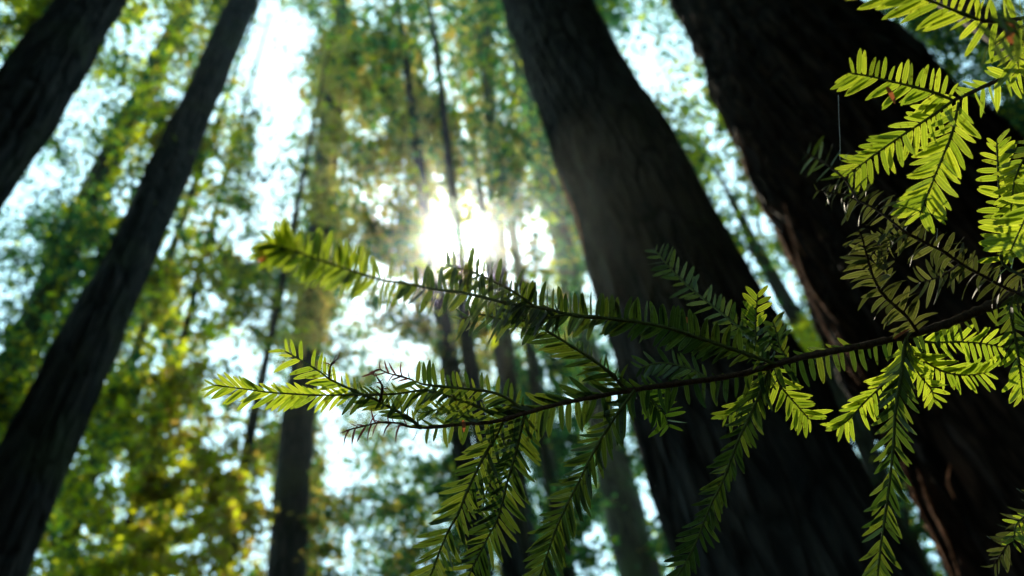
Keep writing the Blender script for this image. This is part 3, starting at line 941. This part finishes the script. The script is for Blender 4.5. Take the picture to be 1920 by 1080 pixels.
# left ends
B1.shoot(L_([(926, 778), (895, 762), (864, 750), (824, 736), (793, 732), (746, 738), (701, 740), (667, 740), (600, 741), (540, 738), (500, 735), (440, 727), (395, 721)], .75, .74),
         up=[(0, 22, 40), (.4, 26, 40), (.55, 30, 35), (.7, 38, 26), (1, 44, 28)], down=[(0, 48, 55), (.3, 52, 52), (.6, 44, 40), (.8, 52, 38), (1, 50, 32)],
         step=12.5, r=(2.6, 1.1), mat=[MID_SHADE, MID_SHADE, FRESH_LIT, FRESH_LIT], wid=.17)
B1.shoot(L_([(791, 803), (765, 782), (735, 766), (706, 750), (672, 736), (645, 724), (617, 710), (600, 697), (565, 676), (532, 657)], .75, .745),
         up=[(0, 24, 40), (.45, 26, 50), (.62, 34, 52), (1, 40, 52)], down=[(0, 40, 30), (.4, 45, 30), (.62, 52, 36), (1, 50, 34)], step=13, r=(3.2, 1.1),
         mat=[MID_SHADE, MID_SHADE, FRESH_LIT, FRESH_LIT], wid=.18)
B1.shoot(L_([(985, 772), (946, 744), (905, 732), (865, 728), (797, 721), (775, 713)], .75, .74), up=[(0, 40, 62), (.5, 32, 70), (.8, 44, 72), (1, 46, 80)],
         down=[(0, 45, 40), (1, 42, 42)], step=12.5, r=(3, 1.8), mat=MID_SHADE, tipfan=False)
B1.shoot(L_([(775, 713), (750, 705), (728, 700), (710, 692), (701, 698), (702, 708)], .74, .735), up=(26, 40), down=(24, 38), step=15, r=(1.8, 1.2), mat=DEAD, twig=TWIG, curl=True, wid=.13)
B1.shoot(L_([(791, 803), (766, 800), (750, 794), (715, 792), (690, 797), (665, 803), (648, 807)], .75, .735), up=(27, 60), down=(34, 50), step=11, r=(2.2, 1.2), mat=DEAD, twig=TWIG,
         curl=True, wid=.11, jit=22, drop=.1)
B1.shoot(L_([(617, 710), (618, 696), (622, 682), (634, 672)], .745, .74), up=(14, 50), down=(18, 30), step=7, r=(2, 1.2), mat=DEAD, twig=TWIG, curl=True, jit=25, name='dead_twig')
B1.shoot(L_([(712, 752), (716, 735), (716, 722), (706, 706)], .745, .735), up=(14, 40), down=(20, 40), step=14, r=(3.2, 1.5), mat=DEAD, twig=TWIG, curl=True, jit=20, name='dead_twig')
B1.shoot(L_([(900, 790), (860, 772), (820, 768), (790, 775)], .76, .77), up=(28, 35), down=(30, 30), step=12, r=(1.8, 1), mat=MID_SHADE)
# hanging shoots
B1.shoot(L_([(945, 785), (928, 822), (908, 855), (879, 914), (858, 965), (837, 1003), (807, 1080), (792, 1125)], .755, .75), up=(62, 42), down=(58, 44), step=11, r=(3, 1.2), mat=MID_SHADE, wid=.135, tilt=.1)
B1.shoot(L_([(984, 776), (967, 849), (950, 908), (935, 967), (911, 1015), (887, 1062), (872, 1100)], .75, .755), up=(56, 44), down=(62, 46), step=10.5, r=(2.8, 1.2), mat=MID_SHADE, wid=.135)
B1.shoot(L_([(960, 800), (945, 850), (925, 890), (910, 930), (905, 960)], .78, .79), up=(40, 50), down=(40, 50), step=13, r=(2, 1), mat=MID_SHADE)
B1.shoot(L_([(1190, 731), (1147, 790), (1110, 853), (1087, 900), (1053, 967), (1030, 1027), (1012, 1082), (1000, 1125)], .75, .74), up=(54, 42), down=(64, 34), step=10.5, r=(3, 1.2), mat=MID_SHADE, wid=.135)
B1.shoot(L_([(1205, 728), (1228, 755), (1246, 778), (1254, 800)], .80, .83), up=(48, 38), down=(42, 52), step=9, r=(1.8, .9), mat=FRESH_LIT, wid=.18)
B1.shoot(L_([(1190, 728), (1220, 750), (1236, 772)], .79, .80), up=(46, 30), down=(30, 50), step=10, r=(1.8, .9), mat=MID_SHADE, wid=.18)
# the dark one rising left of the big trunk
B1.shoot(L_([(1175, 733), (1150, 705), (1122, 682), (1080, 654), (1044, 632), (1022, 618), (1002, 607), (978, 592), (955, 560)], .755, .71),
         up=[(0, 40, 55), (.2, 30, 50), (.5, 26, 45), (1, 34, 40)], down=[(0, 60, 40), (.6, 62, 36), (1, 48, 34)], step=12, r=(3.6, 1.3), mat=MID_SHADE, wid=.135)
# long blurred shoot passing under the sun
B1.shoot([(1455, 683, .775), (1400, 664, .76), (1330, 640, .75), (1240, 612, .735), (1150, 598, .72), (1080, 592, .70), (1020, 578, .68), (950, 568, .655), (900, 556, .62),
          (860, 548, .60), (812, 543, .57), (770, 533, .55), (715, 525, .515), (660, 508, .48), (600, 488, .455), (550, 470, .435), (512, 458, .43)],
         up=[(0, 44, 55), (.3, 46, 75), (.5, 48, 72), (.62, 52, 66), (.72, 40, 66), (.8, 56, 58), (1, 66, 62)],
         down=[(0, 44, 45), (.4, 54, 45), (.62, 58, 50), (.75, 62, 42), (.85, 70, 40), (1, 72, 34)],
         step=10, r=(3.4, 2.2), mat=[MID_SHADE] * 8 + [FRESH_LIT] * 3, wid=.23, drop=.0)
B1.shoot([(700, 521, .505), (660, 508, .48), (600, 488, .455), (550, 470, .435), (506, 456, .43)], up=(60, 62), down=(66, 42), step=12, r=(1.5, 1.2), mat=FRESH_LIT, wid=.24)
B1.shoot([(1000, 573, .67), (960, 545, .65), (910, 520, .63), (870, 505, .61), (830, 495, .6)], up=(46, 65), down=(50, 40), step=13, r=(2.6, 1.6), mat=MID_SHADE, wid=.19)
B1.shoot([(1060, 590, .69), (1000, 600, .68), (950, 600, .67), (900, 590, .65), (860, 600, .64)], up=(40, 55), down=(54, 50), step=14, r=(2.4, 1.6), mat=MID_SHADE, wid=.19)
# shoots rising before the second widest trunk
B1.shoot(L_([(1440, 684), (1417, 641), (1365, 597), (1328, 567), (1291, 537), (1254, 500), (1228, 468)], .79, .90), up=(38, 50), down=(38, 50), step=12, r=(2.6, 1.3), mat=MID_SHADE, wid=.2)
B1.shoot(L_([(1425, 690), (1418, 650), (1417, 597), (1421, 550)], .775, .77), up=[(0, 28, 50), (.5, 34, 48), (1, 38, 42)], down=[(0, 28, 50), (.5, 34, 50), (1, 36, 44)], step=14.5, r=(2.2, 1.1),
         mat=[MID_SHADE, FRESH_LIT], wid=.27)
B1.shoot(L_([(1478, 676), (1462, 650), (1455, 622), (1448, 600)], .785, .79), up=(30, 45), down=(26, 45), step=9, r=(2, 1), mat=MID_SHADE, wid=.24)
B1.shoot(L_([(1330, 710), (1290, 690), (1240, 680), (1200, 690)], .78, .80), up=(36, 45), down=(40, 50), step=13, r=(2, 1), mat=MID_SHADE)
# lit pair and the long hanging shoot below
B1.shoot(L_([(1442, 690), (1430, 725), (1410, 771), (1382, 831), (1357, 898), (1332, 948), (1307, 1012), (1286, 1054), (1262, 1095)], .775, .79), up=(48, 38), down=(46, 36), step=11, r=(2.8, 1.2),
         mat=MID_SHADE, wid=.16)
B1.shoot(L_([(1440, 700), (1418, 732), (1392, 760), (1362, 782)], .78, .80), up=(44, 24), down=(40, 34), step=9, r=(2, 1), mat=FRESH_LIT, wid=.17)
B1.shoot(L_([(1452, 690), (1462, 721), (1488, 753), (1518, 787)], .785, .79), up=(50, 42), down=(50, 44), step=9.5, r=(2, 1), mat=FRESH_LIT, wid=.17)
# right hand group
B1.shoot(L_([(1700, 632), (1694, 665), (1690, 700), (1679, 771), (1674, 849), (1663, 941), (1652, 1019), (1645, 1085), (1640, 1130)], .79, .77), up=(52, 34), down=(56, 32), step=12, r=(3.4, 1.4),
         mat=MID_SHADE, wid=.15)
B1.shoot(L_([(1700, 640), (1690, 680), (1665, 712), (1623, 752), (1593, 785), (1574, 800)], .80, .81), up=(50, 24), down=(46, 46), step=9.5, r=(2.2, 1), mat=FRESH_LIT, wid=.17)
B1.shoot(L_([(1715, 632), (1740, 642), (1800, 641), (1850, 645), (1880, 652)], .81, .83), up=(42, 58), down=(44, 40), step=10, r=(2.2, 1), mat=FRESH_LIT, wid=.19)
B1.shoot(L_([(1702, 645), (1725, 672), (1776, 699), (1818, 703), (1852, 697)], .80, .83), up=(44, 50), down=(56, 26), step=9, r=(2.2, 1), mat=FRESH_LIT, wid=.17)
B1.shoot(L_([(1702, 655), (1722, 700), (1745, 728), (1752, 752)], .80, .81), up=(36, 40), down=(36, 50), step=10, r=(2, 1), mat=FRESH_LIT, wid=.2)
B1.shoot(L_([(1895, 556), (1897, 600), (1905, 640), (1912, 690), (1918, 745)], .81, .80), up=(44, 36), down=(44, 40), step=12, r=(3, 1.3), mat=[MID_SHADE, FRESH_LIT], wid=.2)
B1.shoot(L_([(1722, 625), (1699, 593), (1658, 555), (1638, 521), (1627, 484), (1617, 449), (1610, 430)], .79, .76), up=(46, 62), down=(46, 66), step=9, r=(3, 1.4), mat=OLD, twig=TWIG, wid=.21, curl=True, jit=8)
# odd dead bits along it
B1.extra(st, 868, 788, .745, 6, 20, .35, RUST, 7)
B1.extra(st, 1676, 636, .78, 22, -22, .18, RUST, 7)
B1.extra(st, 1274, 602, .75, 18, -3, .75, RUST, 2)
B1.extra(st, 484, 470, .43, 14, 24, .7, RUST, 2)
B1.finish()

# ---- old dark branch above it
B2 = Branch('drooping dark branch with brownish curled needles above the long branch at the right', (2250, 640, .95))
B2.shoot([(2250, 640, .95), (2020, 590, .86), (1898, 545, .80), (1850, 521, .79), (1806, 497, .78), (1771, 473, .77), (1737, 456, .76), (1699, 436, .75), (1672, 415, .73), (1634, 388, .70),
          (1583, 367, .67), (1531, 357, .64)], up=[(0, 46, 70), (1, 44, 66)], down=[(0, 50, 62), (1, 46, 55)], step=9, r=(4.5, 1.3), mat=OLD, twig=TWIG, name='stem', wid=.21, curl=True, jit=8, start=.2)
B2.shoot([(1610, 378, .68), (1585, 338, .62), (1550, 308, .57), (1506, 284, .53)], up=(46, 55), down=(44, 50), step=13, r=(2.4, 1.6), mat=[MID_SHADE, MID_SHADE], twig=TWIG, wid=.2)
B2.shoot(L_([(1700, 437), (1668, 448), (1640, 470), (1622, 500)], .76, .78), up=(40, 55), down=(40, 55), step=12, r=(2, 1), mat=OLD, twig=TWIG, curl=True)
B2.shoot(L_([(1800, 495), (1760, 520), (1720, 530)], .79, .82), up=(36, 55), down=(44, 55), step=12, r=(2, 1), mat=OLD, twig=TWIG, curl=True)
B2.finish()

# ---- bright three-fingered spray, upper right
B3 = Branch('bright sunlit branch with three spread sprays against the widest trunk', (2200, 30, .80))
B3.shoot([(2200, 30, .80), (2040, 85, .74), (1920, 130, .70), (1850, 160, .68), (1800, 183, .665), (1783, 189, .66)], up=(50, 26), down=(54, 70), step=15, r=(5, 3.2), mat=FRESH_LIT, twig=TWIG, name='stem',
         start=.25, wid=.19, tipfan=False)
B3.shoot(L_([(1785, 187), (1740, 170), (1680, 155), (1630, 143), (1591, 137)], .66, .65), up=(46, 78), down=(64, 44), step=12.5, r=(2.8, 1.4), mat=FRESH_LIT, wid=.19, jit=4)
B3.shoot(L_([(1785, 190), (1740, 222), (1690, 255), (1640, 290), (1588, 328)], .66, .65), up=(58, 30), down=(56, 54), step=12.5, r=(2.8, 1.3), mat=FRESH_LIT, wid=.18, jit=4)
B3.shoot(L_([(1798, 192), (1785, 250), (1765, 300), (1745, 350), (1724, 405)], .66, .655), up=(64, 42), down=(62, 46), step=12, r=(2.8, 1.3), mat=FRESH_LIT, wid=.18, jit=4)
B3.extra(B3.root.children[0], 1662, 163, .645, 22, 26, .25, RUST, 7)
B3.finish()

# ---- top right corner
B4 = Branch('yellow green branch cut by the top edge in the right corner', (2150, 5, .72))
B4.shoot([(2150, 5, .72), (2000, 20, .67), (1920, 34, .64), (1860, 40, .62), (1834, 37, .615)], up=(60, 60), down=(78, 46), step=16, r=(5, 3.5), mat=FRESH_LIT, twig=TWIG, name='stem', start=.2, wid=.19, tipfan=False)
B4.shoot(L_([(1834, 37), (1790, 20), (1745, 2), (1700, -12), (1645, -30)], .615, .60), up=(50, 72), down=(80, 42), step=15, r=(3, 1.6), mat=FRESH_LIT, wid=.16, jit=4)
B4.shoot([(1960, 20, .52), (1900, 60, .48), (1850, 90, .46)], up=(60, 60), down=(70, 55), step=15, r=(3, 2), mat=MID_SHADE, wid=.18)
B4.shoot([(1900, 38, .63), (1905, 80, .62), (1910, 130, .62)], up=(60, 45), down=(60, 45), step=14, r=(2.4, 1.4), mat=FRESH_LIT, wid=.17)
B4.extra(B4.root.children[0], 1888, 42, .49, 16, 38, .5, RUST, 3)
B4.finish()

# ---- right edge
B5 = Branch('upright bright spray at the right edge between the two lit branches', (2200, 600, .84))
B5.shoot([(2200, 600, .84), (2000, 545, .78), (1886, 500, .72), (1883, 450, .71), (1877, 400, .705), (1872, 335, .70), (1869, 262, .70)], up=[(0, 50, 55), (1, 56, 52)], down=[(0, 36, 60), (.6, 44, 72), (1, 38, 66)],
         step=13, r=(5, 1.4), mat=[MID_SHADE, MID_SHADE, FRESH_LIT, FRESH_LIT], name='stem', start=.55, wid=.25)
B5.shoot([(1990, 300, .66), (1950, 360, .65), (1918, 420, .645), (1892, 476, .64)], up=(60, 50), down=(62, 50), step=13, r=(2.6, 1.4), mat=FRESH_LIT, wid=.23)
B5.shoot([(1990, 230, .70), (1940, 270, .69), (1905, 330, .69), (1895, 400, .69)], up=(46, 50), down=(56, 50), step=13, r=(2.6, 1.4), mat=[MID_SHADE, FRESH_LIT], wid=.22)
B5.finish()

# ---- lower right corner
B6 = Branch('dim drooping branch tip in the lower right corner', (2150, 780, .85))
B6.shoot([(2150, 780, .85), (2010, 880, .80), (1940, 950, .77), (1900, 1005, .76), (1862, 1062, .75)], up=(40, 40), down=(44, 40), step=12, r=(4.5, 1.3), mat=OLD, twig=TWIG, name='stem', wid=.2, curl=True, start=.3)
B6.shoot(L_([(1925, 965), (1905, 985), (1900, 1020)], .76, .75), up=(30, 40), down=(36, 50), step=11, r=(2, 1), mat=FRESH_LIT, wid=.2)
B6.finish()

# ---- young stem outside the frame that carries the branches
P = [CAM + 0.95 * ray(2300, 380), CAM + 0.95 * ray(2300, 380) + np.array([0.02, 0.05, 3.0])]
x0, y0 = P[0][0] + .03, P[0][1]
V, F, foot, ax = bark_trunk([np.array([x0, y0, 0.5]), np.array([x0 + .05, y0 + .05, 3.2])], [0.03, 0.018], 4.6, 16, 60, 0.003, 8, 77)
foot[2] = 0
root = empty('young_redwood', foot)
tag(root, 'slender young redwood stem just outside the right edge that carries the branches', 'tree')
mesh_obj('trunk', V, F, BARK, root, smooth=True, base=foot)

# ---- bark strips peeling from the widest trunk, rim sunlight put into their colour
TB = TREES[0]; TA = TREES[1]


def surf_on(T, x, y, lift=0.0):
    """first point of the trunk's surface along the pixel's ray"""
    d = ray(x, y); d = d / np.linalg.norm(d)
    zz, X, Y, RR = T['ax']
    for t in np.linspace(1.5, 20, 1850):
        p = CAM + d * t
        c, r = trunk_at(T, p[2])
        rho = math.hypot(p[0] - c[0], p[1] - c[1])
        if rho < r + lift:
            return p
    return None


def strip(T, pts, w, lift=0.10, name='bark_strip'):
    Q = []
    for (x, y) in pts:
        p = None
        for dx in range(0, 120, 4):
            p = surf_on(T, x + dx, y, lift)
            if p is not None: break
        if p is not None: Q.append(p)
    if len(Q) < 2: return
    n = 40
    C = spline(Q, n)
    V, F = [], []
    seg = 8
    prev = None
    for i in range(n):
        c, r = trunk_at(T, C[i][2])
        out_ = C[i] - c; out_[2] = 0; out_ /= np.linalg.norm(out_)
        d = C[min(i + 1, n - 1)] - C[max(i - 1, 0)]; d /= np.linalg.norm(d)
        lat = np.cross(d, out_); lat /= np.linalg.norm(lat)
        ww = w * (0.35 + 0.65 * math.sin(math.pi * (i + .5) / n)) * random.uniform(0.55, 1.3)
        th = ww * 0.55
        for k in range(seg):
            a = 2 * math.pi * k / seg
            V.append(C[i] + lat * math.cos(a) * ww * random.uniform(.7, 1.25) + out_ * (math.sin(a) * th * random.uniform(.7, 1.25) + random.uniform(-.3, .3) * w * .3))
    for i in range(n - 1):
        for k in range(seg):
            a, b = i * seg + k, i * seg + (k + 1) % seg
            F.append((a, b, b + seg, a + seg))
    mesh_obj(name, np.array(V), np.array(F), STRIP, T['root'], base=T['foot'])


for pts, w in [([(1352, 215), (1370, 255), (1388, 300), (1402, 338)], .012), ([(1378, 240), (1392, 290), (1404, 330), (1414, 360)], .014),
               ([(1408, 345), (1425, 385), (1450, 420), (1470, 455), (1487, 490), (1500, 520)], .014), ([(1470, 380), (1480, 420), (1494, 455), (1512, 485)], .008),
               ([(1476, 420), (1492, 470), (1515, 530), (1545, 575), (1570, 605)], .011), ([(1440, 390), (1462, 450), (1490, 500), (1520, 560), (1545, 600)], .009),
               ([(1528, 580), (1560, 640), (1590, 690), (1612, 720)], .010), ([(1560, 610), (1590, 660), (1625, 715)], .008),
               ([(1690, 860), (1710, 920), (1735, 980), (1760, 1040), (1785, 1090)], .013), ([(1720, 880), (1745, 950), (1775, 1010), (1800, 1085)], .010),
               ([(1705, 900), (1728, 960), (1752, 1030), (1770, 1090)], .007), ([(1782, 870), (1778, 905), (1790, 935)], .006)]:
    strip(TB, pts, w * 1.35)
for pts, w in [([(1064, 360), (1078, 400), (1086, 430), (1096, 480)], .010), ([(1050, 330), (1062, 370), (1072, 400)], .008)]:
    strip(TA, pts, w * 1.3)

# ---- threads of cobweb
m, N, L = new_mat('silk')
out = N.new('ShaderNodeOutputMaterial'); pb = N.new('ShaderNodeBsdfPrincipled')
pb.inputs['Base Color'].default_value = (0.8, 0.8, 0.8, 1); pb.inputs['Roughness'].default_value = 0.3
L.new(pb.outputs[0], out.inputs['Surface'])
for pts, lab in [([(1572, 178, .64), (1573, 220, .645), (1575, 262, .65), (1575, 300, .66)], 'long fine cobweb thread hanging from the leftmost tip of the three spread sprays'),
                 ([(1758, 428, .66), (1757, 440, .66), (1756, 452, .66)], 'short bright cobweb thread under the lowest of the three spread sprays')]:
    C = spline(np.array([CAM + q[2] * ray(q[0], q[1]) for q in pts]), 12)
    v, f = tube(C, np.full(12, 0.00014), 4)
    o = mesh_obj('cobweb_thread', v, f, m)
    tag(o, lab, 'cobweb')
